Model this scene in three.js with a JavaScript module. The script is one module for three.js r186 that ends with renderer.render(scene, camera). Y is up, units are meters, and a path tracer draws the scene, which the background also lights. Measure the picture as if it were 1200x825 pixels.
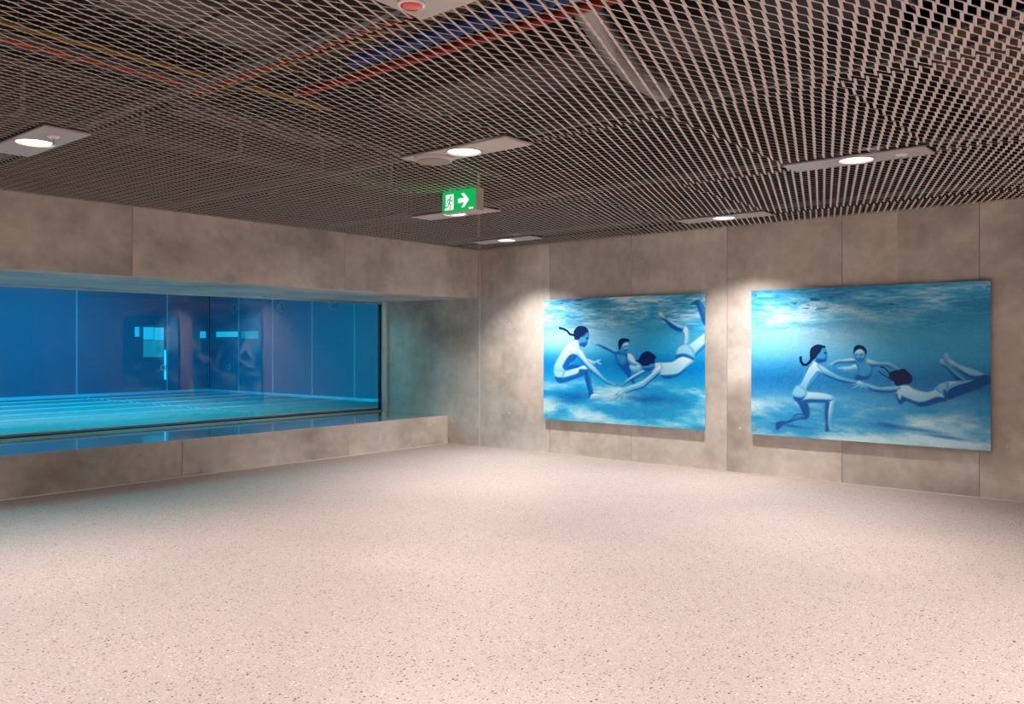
import * as THREE from 'three';
import { RoundedBoxGeometry } from 'three/addons/geometries/RoundedBoxGeometry.js';
import { mergeGeometries } from 'three/addons/utils/BufferGeometryUtils.js';
import { RectAreaLightUniformsLib } from 'three/addons/lights/RectAreaLightUniformsLib.js';

// ---------------------------------------------------------------- camera, exposure
RectAreaLightUniformsLib.init();
const scene = new THREE.Scene();
scene.background = new THREE.Color(0x000000);
const camera = new THREE.PerspectiveCamera(44.92, 1200 / 825, 0.05, 80);
camera.position.set(8.761, 1.566, 9.734);
camera.rotation.set(0, THREE.MathUtils.degToRad(39.75), 0);
camera.setViewOffset(1200, 825, 0, 8.5, 1200, 825);           // the lens is shifted a little, verticals stay upright
const renderer = new THREE.WebGLRenderer({ antialias: true });
renderer.toneMapping = THREE.LinearToneMapping;
renderer.toneMappingExposure = 1.06;
renderer.shadowMap.enabled = true;

// light levels
const LAMP = { color: 0xfff3ee, candela: 38, angle: 1.0, penumbra: 0.6 };       // each ceiling downlight
const POOL = { color: 0xf2fbff, power: 44 };                                       // each unseen lamp added over the pool

// room, metres: z = 0 wall with the prints, x = 0 face of the wall over the pool window
const H = 3.0, SLAB = 4.3, X1 = 12.46, Z1 = 13.54;
const GX = -2.2;                     // pool window
const SX = [-0.32, 0.745, 1.81, 2.875, 3.94, 5.005, 6.07, 7.135, 8.2, 9.265, 10.33, 11.395, 12.46];   // ceiling joints
const SZ = [-1.44, 0.70, 2.84, 4.98, 7.12, 9.26, 11.40, 13.54];

// ---------------------------------------------------------------- helpers
let seed = 7;
const rnd = () => { seed = (seed + 0x6d2b79f5) | 0; let t = Math.imul(seed ^ (seed >>> 15), 1 | seed); t = (t + Math.imul(t ^ (t >>> 7), 61 | t)) ^ t; return ((t ^ (t >>> 14)) >>> 0) / 4294967296; };
const rr = (a, b) => a + (b - a) * rnd();
const taken = new Map();
function numbered(name) { const n = taken.get(name) ?? 0; taken.set(name, n + 1); return n ? name + '_' + String(n).padStart(3, '0') : name; }
function shade(o) { o.castShadow = true; o.receiveShadow = true; return o; }
function thing(name, label, category, pos = [0, 0, 0], group) {
  const o = new THREE.Group(); o.name = numbered(name); o.position.set(...pos); scene.add(o);
  o.userData = { label, category }; if (group) o.userData.group = group;
  return o;
}
function structure(name, label, category) {
  const o = new THREE.Group(); o.name = numbered(name); scene.add(o);
  o.userData = { label, category, kind: 'structure' };
  return o;
}
function part(name, geometry, material, parent, pos, label) {
  const m = shade(new THREE.Mesh(geometry, material)); m.name = name;
  if (pos) m.position.set(...pos);
  if (label) m.userData.label = label;
  parent.add(m); return m;
}
// box from corner to corner with uv in metres, shifted by (ou, ov)
function block(x0, x1, y0, y1, z0, z1, scale = 1, ou = 0, ov = 0, r = 0) {
  const g = r ? new RoundedBoxGeometry(x1 - x0, y1 - y0, z1 - z0, 1, r) : new THREE.BoxGeometry(x1 - x0, y1 - y0, z1 - z0);
  g.translate((x0 + x1) / 2, (y0 + y1) / 2, (z0 + z1) / 2);
  return metreUV(g, scale, ou, ov);
}
function metreUV(g, scale = 1, ou = 0, ov = 0) {
  const p = g.attributes.position, n = g.attributes.normal, uv = new Float32Array(p.count * 2);
  for (let i = 0; i < p.count; i++) {
    const ax = Math.abs(n.getX(i)), ay = Math.abs(n.getY(i)), az = Math.abs(n.getZ(i));
    let u, v;
    if (ay > ax && ay > az) { u = p.getZ(i); v = p.getX(i); } else if (ax > az) { u = p.getZ(i); v = p.getY(i); } else { u = p.getX(i); v = p.getY(i); }
    uv[i * 2] = u / scale + ou; uv[i * 2 + 1] = v / scale + ov;
  }
  g.setAttribute('uv', new THREE.BufferAttribute(uv, 2));
  return g;
}
function tube(points, radius, closed = false, seg = 8, steps = 24) {
  return new THREE.TubeGeometry(new THREE.CatmullRomCurve3(points.map((p) => new THREE.Vector3(...p)), closed, 'catmullrom', 0.3), steps, radius, seg, closed);
}
function rod(a, b, radius, seg = 10) { return new THREE.TubeGeometry(new THREE.LineCurve3(new THREE.Vector3(...a), new THREE.Vector3(...b)), 1, radius, seg); }

// tiling value noise
function noiseField(period, s) {
  const v = new Float32Array(period * period), keep = seed; seed = s; for (let i = 0; i < v.length; i++) v[i] = rnd(); seed = keep;
  return (x, y) => {
    const xi = Math.floor(x), yi = Math.floor(y); let fx = x - xi, fy = y - yi; fx = fx * fx * (3 - 2 * fx); fy = fy * fy * (3 - 2 * fy);
    const a = ((xi % period) + period) % period, b = (a + 1) % period, c = (((yi % period) + period) % period) * period, d = ((((yi + 1) % period) + period) % period) * period;
    return (v[a + c] * (1 - fx) + v[b + c] * fx) * (1 - fy) + (v[a + d] * (1 - fx) + v[b + d] * fx) * fy;
  };
}
function fbm(px, py, octaves, s) {        // over the unit square, tiling; px, py cells at the first octave
  const f = []; for (let o = 0; o < octaves; o++) f.push([noiseField(Math.max(px, py) << o, s + o * 31), px << o, py << o]);
  const per = Math.max(px, py);
  return (u, v) => { let a = 0.5, t = 0, n = 0; for (const [g, x, y] of f) { t += a * g(u * x * (per / px) * (px / per), v * y); n += a; a *= 0.55; } return t / n; };
}
function dataTexture(n, m, pixel, srgb = true) {
  const d = new Uint8Array(n * m * 4);
  for (let y = 0; y < m; y++) for (let x = 0; x < n; x++) { const c = pixel(x / n, y / m, x, y), i = (y * n + x) * 4; d[i] = Math.max(0, Math.min(255, c[0])); d[i + 1] = Math.max(0, Math.min(255, c[1])); d[i + 2] = Math.max(0, Math.min(255, c[2])); d[i + 3] = 255; }
  return finish(new THREE.DataTexture(d, n, m), srgb);
}
function finish(t, srgb) {
  t.wrapS = t.wrapT = THREE.RepeatWrapping; t.magFilter = THREE.LinearFilter; t.minFilter = THREE.LinearMipmapLinearFilter; t.generateMipmaps = true;
  if (srgb) t.colorSpace = THREE.SRGBColorSpace; t.needsUpdate = true; return t;
}

// ---------------------------------------------------------------- textures
function concreteMaps(r, g, b, s) {                             // 4 m square of board-cast concrete: clouds, drips, lift bands, pores
  const N = 1024, cloud = fbm(6, 6, 6, s), fine = fbm(48, 48, 3, s + 5), drip = fbm(24, 3, 3, s + 9), band = fbm(3, 10, 4, s + 13), blot = fbm(7, 9, 5, s + 17);
  const grain = new Float32Array(N * N), pore = new Float32Array(N * N);
  seed = s; for (let i = 0; i < N * N; i++) grain[i] = rnd() - 0.5;
  for (let k = 0; k < 900; k++) { const x = Math.floor(rnd() * N), y = Math.floor(rnd() * N), q = rnd() < 0.2 ? 2 : 1; for (let j = 0; j < q; j++) for (let i = 0; i < q; i++) pore[((y + j) % N) * N + (x + i) % N] = rr(0.3, 1); }
  const map = dataTexture(N, N, (u, v, x, y) => {
    let t = 1 + 0.27 * (cloud(u, v) - 0.5) + 0.12 * (fine(u, v) - 0.5) + 0.06 * (drip(u, v) - 0.5) + 0.20 * (band(u, v) - 0.5);
    t -= 0.14 * Math.max(0, blot(u, v) - 0.55) * 3; t += 0.05 * grain[y * N + x]; t -= 0.22 * pore[y * N + x];
    const w = 6 * (cloud(v, u) - 0.5);
    return [r * t + w, g * t, b * t - w];
  });
  const bump = dataTexture(N, N, (u, v, x, y) => { const h = 150 + 70 * (fine(u, v) - 0.5) + 40 * (cloud(u, v) - 0.5) - 130 * pore[y * N + x] + 8 * grain[y * N + x]; return [h, h, h]; }, false);
  return { map, bumpMap: bump, bumpScale: 0.002 };
}
function terrazzo() {                                           // 3.2 m square of ground exposed aggregate
  const N = 2048, c = document.createElement('canvas'); c.width = c.height = N; const x = c.getContext('2d');
  x.fillStyle = 'rgb(206,184,178)'; x.fillRect(0, 0, N, N);
  const kinds = [['214,196,187', 26000, 1.2, 4.2], ['196,170,160', 18000, 1.2, 4], ['230,216,208', 9000, 1, 4], ['182,163,157', 9000, 1.2, 3.8], ['154,138,135', 4800, 1.2, 3.8], ['186,136,122', 3400, 1.4, 4], ['104,94,95', 2400, 1.2, 3.8], ['66,58,62', 1500, 1.4, 4.2], ['112,66,58', 900, 1.6, 4.2], ['250,244,240', 2600, 1.2, 4], ['216,156,120', 700, 1.6, 4], ['40,36,42', 800, 2, 5]];
  for (const [col, n, a, b] of kinds) for (let k = 0; k < n; k++) {
    const px = rnd() * N, py = rnd() * N, r = rr(a, b) * 1.22, m = 5 + Math.floor(rnd() * 3), ph = rnd() * 6.28, st = rr(0.6, 1);
    x.fillStyle = 'rgb(' + col + ')';
    for (const dx of px < 8 ? [0, N] : px > N - 8 ? [0, -N] : [0]) for (const dy of py < 8 ? [0, N] : py > N - 8 ? [0, -N] : [0]) {
      x.beginPath();
      for (let i = 0; i < m; i++) { const t = ph + i / m * 6.283, q = r * (0.8 + 0.2 * Math.sin(i * 2.3 + ph)); x[i ? 'lineTo' : 'moveTo'](px + dx + Math.cos(t) * q, py + dy + Math.sin(t) * q * st); }
      x.closePath(); x.fill();
    }
  }
  return finish(new THREE.CanvasTexture(c), true);
}

// ---------------------------------------------------------------- materials
const CONC = concreteMaps(200, 193, 183, 11), CONC2 = concreteMaps(195, 188, 178, 57);
const std = (o) => new THREE.MeshStandardMaterial(o), phy = (o) => new THREE.MeshPhysicalMaterial(o);
const M = {
  concrete: std({ ...CONC, roughness: 0.72 }),
  concreteB: std({ ...CONC2, roughness: 0.75 }),
  polished: phy({ ...CONC2, bumpScale: 0, roughness: 0.25, clearcoat: 1, clearcoatRoughness: 0.05 }),
  slab: std({ color: 0x37332f, roughness: 0.95 }),  // one near-black tone for slabs, upper wall linings and hidden cores
  floor: std({ map: terrazzo(), color: new THREE.Color().setRGB(0.685, 0.745, 0.76), vertexColors: true, roughness: 0.62 }),
    plaster: std({ color: 0xb5aaa2, roughness: 0.9 }),
  seal: std({ color: 0xd8cfc6, roughness: 0.6 }),
  jointDark: std({ color: 0x8a8178, roughness: 0.95 }),
  mesh: std({ color: 0xd0c4bd, roughness: 0.5, metalness: 0.1 }),
  plate: std({ color: 0xb9b2ae, roughness: 0.5, metalness: 0.1 }),
  steel: std({ color: 0xc9cdd0, roughness: 0.28, metalness: 0.9 }),
  galv: std({ color: 0x8a8886, roughness: 0.5, metalness: 0.5 }),
  ductGrey: std({ color: 0x4c4643, roughness: 0.7 }),
  foil: std({ color: 0xd2d2d2, roughness: 0.35, metalness: 0.7 }),
  reflector: std({ color: 0xf2f2f2, roughness: 0.15, metalness: 0.85 }),
  lamp: std({ color: 0xffffff, emissive: 0xfff4ea, emissiveIntensity: 5 }),
  rubber: std({ color: 0x0c0d0f, roughness: 0.6 }),
  orange: std({ color: 0xe2541c, roughness: 0.5 }),
  red: std({ color: 0xb02a20, roughness: 0.5 }),
  blue: std({ color: 0x1c4fa0, roughness: 0.5 }),
  yellow: std({ color: 0xa98d30, roughness: 0.6 }),
  white: std({ color: 0xe4e0dc, roughness: 0.6 }),
  brown: std({ color: 0x66503f, roughness: 0.8 }),
  tile: std({ color: 0x8a9a9e, roughness: 0.5 }),
  soffit: phy({ ...CONC2, bumpScale: 0, roughness: 0.5, clearcoat: 0.15, clearcoatRoughness: 0.12 }),
  basin: std({ color: new THREE.Color().setRGB(0.17, 0.27, 0.37), roughness: 0.45 }),
  wallSeam: std({ color: 0xd4d8da, roughness: 0.45 }),
  seam: std({ color: 0xf4f8f8, roughness: 0.4 }),
  glass: phy({ color: 0xffffff, transmission: 1, thickness: 0, roughness: 0, ior: 1.5 }),
  water: phy({ color: 0xffffff, transmission: 1, thickness: 1, roughness: 0, ior: 1.0, attenuationColor: new THREE.Color().setRGB(0.20, 0.912, 0.968), attenuationDistance: 1 }),
};
const FIGURES = {
  1: [
    ['d', [2051,162,2010,103,1979,62,1947,66,1896,94,1890,111,1941,112,1973,171,2004,252,2029,310,2051,316]],
    ['m', [2051,173,2017,115,1992,74,1966,79,1992,137,2023,195,2051,242]],
    ['d', [973,609,1026,587,1079,609,1137,614,1209,641,1234,685,1209,719,1157,730,1170,786,1183,841,1228,918,1209,931,1157,886,1105,821,1039,766,1000,710]],
    ['m', [987,615,1039,620,1105,631,1137,664,1118,720,1066,732,1013,699]],
    ['d', [1020,584,933,551,853,525,785,508,751,506,710,519,758,525,826,556,907,589,973,618]],
    ['l', [1013,575,933,542,853,514,785,491,751,479,689,485,647,491,668,502,647,519,689,510,672,533,714,514,758,510,832,533,907,562,980,596]],
    ['m', [1020,519,1026,474,1072,447,1150,458,1154,491,1150,553,1124,597,1079,609,1039,598,1024,559]],
    ['l', [1072,519,1111,497,1150,495,1147,547,1124,569,1098,558,1079,542]],
    ['d', [1092,530,1144,528,1144,537,1092,542]],
    ['d', [1100,571,1134,566,1134,575,1102,580]],
    ['n', [1020,542,1026,474,1072,447,1150,455,1157,480,1105,486,1079,502,1059,536,1039,570]],
    ['l', [1137,614,1183,614,1215,641,1241,685,1273,712,1311,750,1298,789,1234,807,1183,791,1157,753,1170,725,1137,675]],
    ['m', [1144,681,1196,708,1260,723,1234,740,1176,730]],
    ['d', [332,769,395,742,536,753,489,773,364,801]],
    ['l', [613,669,690,694,727,693,765,678,798,684,765,698,800,724,780,737,743,713,705,730,644,716]],
    ['n', [430,408,430,363,474,318,521,306,583,317,621,346,632,384,601,390,575,428,528,434,489,462,446,459,435,434]],
    ['m', [528,428,567,415,606,377,629,384,635,435,621,466,610,504,575,542,536,534,489,526,486,479]],
    ['d', [567,492,613,492,607,511,575,542,539,534,489,526,521,498]],
    ['n', [595,442,626,437,626,447,598,452]],
    ['l', [486,462,419,478,340,504,276,575,219,654,171,720,146,785,163,864,252,875,316,821,364,756,427,697,474,652,505,613,521,562,505,511]],
    ['d', [427,620,477,639,443,690,379,730,345,797,292,796,276,757,316,692,372,633]],
    ['l', [300,822,395,794,489,773,567,746,621,771,644,815,583,854,489,888,379,923,268,952,187,935,154,877,203,850]],
    ['d', [621,790,644,815,583,854,489,888,379,923,268,952,203,938,284,893,395,865,489,831,505,792,567,791]],
    ['s', [146,785,187,811,300,822,281,887,252,953,187,935,154,877]],
    ['d', [158,877,203,889,276,894,252,953,187,935]],
    ['d', [575,848,598,803,652,802,662,903,682,1004,697,1066,674,1111,636,1106,629,1043,598,955]],
    ['m', [621,815,652,808,662,903,680,1004,690,1066,667,1004,641,903]],
    ['l', [667,1070,720,1053,780,1063,821,1055,795,1094,720,1109,644,1119]],
    ['d', [958,945,899,949,840,926,750,865,644,800,567,731,497,668,463,632,505,638,583,701,674,776,765,837,855,898]],
    ['l', [489,562,544,581,606,663,644,713,705,750,780,825,870,898,943,924,980,950,899,937,840,911,750,850,644,783,567,714,497,651,466,620]],
    ['l', [1336,783,1273,806,1196,846,1131,887,1079,938,1026,957,1033,973,1092,955,1144,920,1221,884,1298,838,1374,804]],
    ['d', [1386,798,1298,844,1221,888,1144,923,1092,957,1037,974,1079,953,1144,907,1209,868,1298,825,1349,799]],
    ['l', [1819,330,1741,300,1675,269,1608,245,1582,203,1548,172,1514,189,1511,225,1555,246,1595,268,1662,316,1728,358,1793,371]],
    ['d', [1514,228,1555,249,1595,280,1662,340,1728,376,1795,384,1806,359,1741,335,1662,293,1595,250]],
    ['l', [1760,540,1780,447,1799,365,1819,325,1858,343,1873,401,1870,482,1858,529]],
    ['m', [1763,540,1782,447,1801,377,1819,424,1812,494,1806,540]],
    ['l', [1858,529,1934,471,2010,419,2051,397,2051,528,1985,586,1934,644,1909,587]],
    ['m', [2051,506,2051,540,1992,592,1934,647,1924,627,1979,563]],
    ['l', [1473,708,1582,701,1675,694,1728,664,1780,634,1858,645,1922,668,1896,708,1832,762,1780,821,1701,858,1595,873,1528,839,1514,803,1460,828,1419,769]],
    ['d', [1528,836,1595,873,1701,859,1780,822,1845,757,1899,708,1819,762,1728,816,1608,831]],
    ['s', [1714,658,1721,599,1741,552,1793,517,1858,517,1909,575,1934,621,1924,670,1858,647,1806,634,1741,648]],
    ['d', [1714,629,1767,611,1832,613,1896,639,1927,656,1922,670,1858,650,1806,636,1741,651,1714,660]],
    ['m', [1330,739,1386,733,1461,710,1473,758,1436,786,1374,798,1336,783]],
    ['d', [1336,766,1399,760,1461,748,1436,786,1374,798,1338,783]],
    ['n', [1232,687,1273,674,1298,629,1336,596,1386,585,1430,601,1467,623,1488,650,1467,677,1473,709,1424,716,1386,735,1330,741,1298,717,1260,698]],
    ['d', [1547,795,1504,839,1405,916,1330,974,1202,1012,1108,1041,1118,1021,1209,987,1323,946,1411,885,1498,812]],
    ['l', [1547,708,1498,736,1461,791,1399,842,1323,893,1221,934,1131,965,1066,995,1013,1030,967,1071,1002,1062,964,1117,987,1123,1033,1080,1050,1079,1039,1136,1063,1131,1079,1067,1105,1033,1196,998,1323,959,1399,902,1498,823,1560,779]],
  ],
  2: [
    ['l', [985,643,922,639,858,649,821,654,756,683,723,713,758,703,767,727,793,701,839,681,904,679,976,675]],
    ['d', [985,663,904,669,839,672,793,691,767,727,793,703,839,684,904,682,981,679]],
    ['l', [990,689,931,708,867,714,821,724,830,738,867,737,885,757,958,752,1003,748]],
    ['m', [994,730,931,740,876,748,890,762,958,756,1005,751]],
    ['m', [985,679,1034,674,1074,646,1127,696,1132,750,1119,782,1066,825,1030,835,976,818,999,781,1003,744,994,707]],
    ['d', [976,818,999,781,1048,798,1092,792,1123,773,1110,801,1066,827,1030,837]],
    ['l', [1070,642,1127,655,1189,668,1249,667,1292,684,1343,715,1373,732,1351,739,1309,724,1249,698,1189,697,1127,698,1083,687]],
    ['d', [1083,687,1127,694,1189,693,1249,696,1309,722,1351,739,1309,729,1249,707,1189,706,1127,708]],
    ['m', [963,569,972,541,1003,521,1048,532,1074,568,1074,605,1061,646,1034,674,999,670,976,643,965,610]],
    ['l', [981,578,1012,560,1048,573,1057,610,1043,633,1021,610,1003,629,981,620,972,601]],
    ['d', [978,604,999,600,1000,609,980,612]],
    ['d', [1021,602,1046,600,1046,608,1023,610]],
    ['d', [999,638,1021,644,1043,636,1034,649,1012,651]],
    ['n', [962,597,972,541,1003,521,1048,532,1076,568,1073,605,1059,576,1026,552,990,564,973,583]],
    ['d', [453,1045,526,1042,556,1065,569,1136,556,1190,514,1204,502,1151,478,1092]],
    ['d', [562,1172,526,1204,453,1216,391,1241,329,1263,291,1302,253,1325,243,1287,253,1249,291,1235,354,1231,404,1204,416,1174,478,1152]],
    ['m', [422,1179,478,1158,526,1174,465,1195,404,1216]],
    ['l', [717,1034,793,1007,785,1078,770,1161,762,1232,776,1266,834,1274,871,1289,822,1312,764,1308,711,1299,717,1234,708,1141]],
    ['d', [715,1040,752,1033,741,1115,738,1233,747,1297,711,1299,715,1234,706,1141]],
    ['l', [611,670,658,687,670,729,682,776,646,824,599,884,562,939,526,946,453,913,478,864,514,791,550,719]],
    ['m', [640,759,676,788,611,872,562,942,541,924,569,850,605,801]],
    ['m', [608,676,550,721,514,794,475,870,459,901,490,870,526,797,562,728]],
    ['l', [514,959,622,953,729,963,787,984,797,1013,764,1032,717,1040,622,1044,514,1055,484,1032]],
    ['d', [764,1020,717,1042,622,1046,514,1057,487,1037,562,1019,670,1018]],
    ['s', [401,975,416,938,453,895,538,940,544,970,526,1006,484,1042,441,1042,410,1011]],
    ['d', [410,999,441,1004,490,1008,520,995,484,1044,441,1043]],
    ['m', [682,545,711,545,727,586,731,628,717,669,682,675,658,687,622,664,634,622,658,587]],
    ['d', [646,646,694,651,720,651,715,671,682,678,656,690,625,666]],
    ['n', [700,589,722,586,722,596,703,598]],
    ['n', [575,661,572,575,599,534,646,516,706,528,715,542,682,551,668,584,646,605,628,637,605,655]],
    ['d', [1015,907,993,875,925,861,834,846,752,815,682,778,694,764,764,792,834,821,925,840,1004,859]],
    ['l', [634,694,706,722,764,762,834,796,903,817,982,836,1018,855,993,861,925,847,834,828,752,798,676,762]],
    ['d', [1670,676,1678,640,1705,653,1735,702,1773,739,1826,779,1867,811,1803,822,1773,780,1728,723]],
    ['l', [1668,670,1676,634,1701,642,1731,690,1773,726,1826,767,1867,807,1841,807,1788,767,1743,719,1720,698]],
    ['l', [2046,774,1981,743,1907,712,1826,684,1773,648,1743,631,1735,594,1705,590,1705,623,1728,665,1750,698,1796,718,1848,762,1907,797,1959,804,2010,791]],
    ['d', [1754,699,1796,707,1848,741,1907,769,1966,772,1995,767,2010,792,1959,807,1907,799,1848,764,1796,720]],
    ['d', [1712,832,1803,817,1878,811,1959,800,1995,763,2047,770,2049,824,1988,864,1907,900,1803,945,1735,972,1720,906]],
    ['l', [1712,832,1803,817,1878,811,1922,808,1863,831,1803,854,1743,889,1724,906]],
    ['l', [1309,877,1414,866,1463,890,1518,909,1573,916,1620,901,1651,875,1728,956,1720,985,1651,1005,1558,1039,1510,1041,1455,1018,1406,1003,1358,1026,1338,1006,1317,937,1309,912]],
    ['d', [1362,953,1414,977,1494,1003,1558,996,1651,955,1720,969,1720,987,1651,1007,1558,1040,1510,1042,1455,1019,1406,1004,1358,1028,1336,1006,1317,942,1338,950]],
    ['l', [1338,945,1366,957,1358,988,1343,984]],
    ['s', [1637,886,1666,845,1712,830,1743,831,1731,881,1728,939,1726,983,1689,932,1651,909]],
    ['d', [1697,890,1720,906,1732,939,1728,983,1705,953]],
    ['l', [990,845,1026,828,1023,844,1057,830,1043,851,1083,859,1136,876,1189,888,1258,881,1326,874,1368,888,1326,917,1258,921,1171,920,1110,906,1061,882,1076,907,1046,891,999,914,1026,886,949,902,990,876,940,870,985,862]],
    ['d', [1083,888,1136,909,1189,914,1258,914,1326,909,1326,925,1258,934,1171,933,1110,917]],
    ['m', [1271,860,1279,828,1300,832,1322,867,1292,875]],
    ['n', [1266,766,1292,747,1343,733,1385,723,1410,740,1452,788,1448,833,1427,851,1385,857,1343,873,1318,866,1300,832,1279,828,1268,802]],
  ],
};
const BRAIDS = {
  1: [[26, [232,326,292,339,340,362,376,398,435,410]]],
  2: [[24, [484,636,487,674,510,703,541,702,570,678,589,647]], [10, [1197,713,1232,721,1275,774]], [8, [1176,749,1223,785,1271,811]]],
};

// ---------------------------------------------------------------- floor
{
  const f = structure('floor', 'pale pink ground terrazzo floor with dark and white chips', 'floor');
  const nx = 70, nz = 76, g = new THREE.PlaneGeometry(X1 + 0.9, Z1 + 0.2, nx, nz); g.rotateX(-Math.PI / 2); g.translate((X1 - 0.7) / 2, 0, Z1 / 2);
  metreUV(g, 3.2);
  const n1 = fbm(7, 7, 4, 91), n2 = fbm(13, 13, 3, 133), p = g.attributes.position, c = new Float32Array(p.count * 3);
  for (let i = 0; i < p.count; i++) { const t = 1 + 0.30 * (n1(p.getX(i) / 15, p.getZ(i) / 15) - 0.5) + 0.10 * (n2(p.getX(i) / 15, p.getZ(i) / 15) - 0.5); c.set([t, t * 0.995, t * 0.99], i * 3); }
  g.setAttribute('color', new THREE.BufferAttribute(c, 3));
  part('terrazzo', g, M.floor, f);
  part('screed', block(-0.8, X1 + 0.2, -0.15, -0.004, -0.1, Z1 + 0.1), M.slab, f);
}

// ---------------------------------------------------------------- wall with the prints
function castWall(group, joints, y0, y1, place, mat, plugs) {
  for (let i = 0; i + 1 < joints.length; i++) part('concrete_panel', place(joints[i] + 0.0025, joints[i + 1] - 0.0025, y0, y1, i), mat[i % mat.length], group);
}
{
  const w = structure('wall_back', 'board-cast concrete wall behind the two prints with upright joints', 'wall');
  const J = [0.036, 1.37, 2.734, 4.101, 5.493, 6.872, 8.245, 9.62, 11.0, X1];
  castWall(w, J, 0, H + 0.03, (a, b, y0, y1, i) => block(a, b, y0, y1, -0.12, 0, 4, i * 0.37, i * 0.23, 0.004), [M.concrete]);
  part('joint_fill', block(0, X1, 0, H + 0.02, -0.2, -0.005), M.jointDark, w);
  part('dark_lining', block(0, X1, H + 0.03, SLAB, -0.2, -0.03), M.slab, w, null, 'near-black lining above the mesh ceiling');
  const plug = new THREE.CylinderGeometry(0.013, 0.016, 0.006, 14); plug.rotateX(Math.PI / 2);
  for (const x of [0.62, 1.06, 4.27, 7.12, 8.0]) for (const y of [0.55, 1.88]) if (!(x > 1 && x < 2)) part('tie_hole_plug', plug, M.seal, w, [x, y, 0.002]);
}
{
  const w = structure('wall_reveal', 'greenish concrete end face of the window niche', 'wall');
  part('concrete_panel', block(GX + 0.01, 0.0, 0, SLAB, -0.12, -0.004, 4, 0.61, 0.4, 0.004), M.concreteB, w);
  const t = structure('trim_1', 'pale sealing strip up the corner of the two concrete walls', 'trim');
  part('sealing_strip', block(0.002, 0.034, 0, H + 0.1, -0.05, -0.002), M.seal, t);
}
// ---------------------------------------------------------------- wall over the pool window
{
  const w = structure('wall_left', 'concrete lintel wall hanging over the long pool window', 'wall');
  const J = [0.004, 2.604, 5.42, 8.24, 11.06, Z1];
  castWall(w, J, 2.28, H + 0.03, (a, b, y0, y1, i) => block(-0.3, 0, y0, y1, a, b, 4, 0.2 + i * 0.41, i * 0.13, 0.004), [M.concreteB]);
  part('joint_fill', block(-0.32, -0.005, 2.285, H + 0.02, 0.02, Z1), M.jointDark, w);
  part('dark_lining', block(-0.3, -0.03, H + 0.03, SLAB, 0.0, Z1), M.slab, w, null, 'near-black lining above the mesh ceiling');
  for (let i = 0; i + 1 < J.length; i++) part('soffit_panel', block(GX + 0.02, -0.304, 2.28, 2.5, J[i] + 0.003, J[i + 1] - 0.003, 4, i * 0.3, 0.1, 0.003), M.soffit, w, null, i ? undefined : 'smooth glossy concrete underside');
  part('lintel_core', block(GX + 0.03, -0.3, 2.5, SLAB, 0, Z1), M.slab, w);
}
// ---------------------------------------------------------------- bench sill
{
  const w = structure('wall_sill', 'low concrete bench sill under the pool window', 'sill');
  const J = [0.0, 4.5, 9.0, Z1];
  castWall(w, J, 0, 0.444, (a, b, y0, y1, i) => block(-0.85, -0.651, y0, y1, a, b, 4, 0.5 + i * 0.31, 0.7 + i * 0.2, 0.006), [M.concrete, M.concreteB]);
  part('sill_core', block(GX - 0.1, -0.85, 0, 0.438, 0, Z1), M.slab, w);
  part('sill_top', block(GX - 0.02, -0.655, 0.438, 0.447, 0.0, Z1, 4, 0.3, 0.2), M.polished, w, null, 'smooth polished top of the sill');
  const t = structure('trim_2', 'pale sealing line where the sill meets the floor', 'trim');
  part('sealing_strip', block(-0.652, -0.636, 0, 0.012, 0.0, Z1), M.seal, t);
  const t2 = structure('trim_3', 'pale sealing line where the print wall meets the floor', 'trim');
  part('sealing_strip', block(-0.64, X1, 0, 0.012, -0.002, 0.014), M.seal, t2);
}
// ---------------------------------------------------------------- the other walls and the slab over the ceiling
{
  const r = structure('wall_right', 'plain concrete wall of the room opposite the pool window', 'wall');
  part('concrete_panel', block(X1, X1 + 0.2, 0, SLAB, -0.2, Z1 + 0.2, 4), M.concrete, r);
  const f = structure('wall_front', 'plain concrete wall of the room opposite the prints', 'wall');
  part('concrete_panel', block(GX - 0.2, X1 + 0.2, 0, SLAB, Z1, Z1 + 0.2, 4), M.concrete, f);
  const s = structure('ceiling_slab', 'near-black slab above the mesh ceiling', 'ceiling');
  part('slab', block(GX - 0.2, X1 + 0.2, SLAB, SLAB + 0.2, -0.2, Z1 + 0.2, 4), M.slab, s);
}

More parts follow.
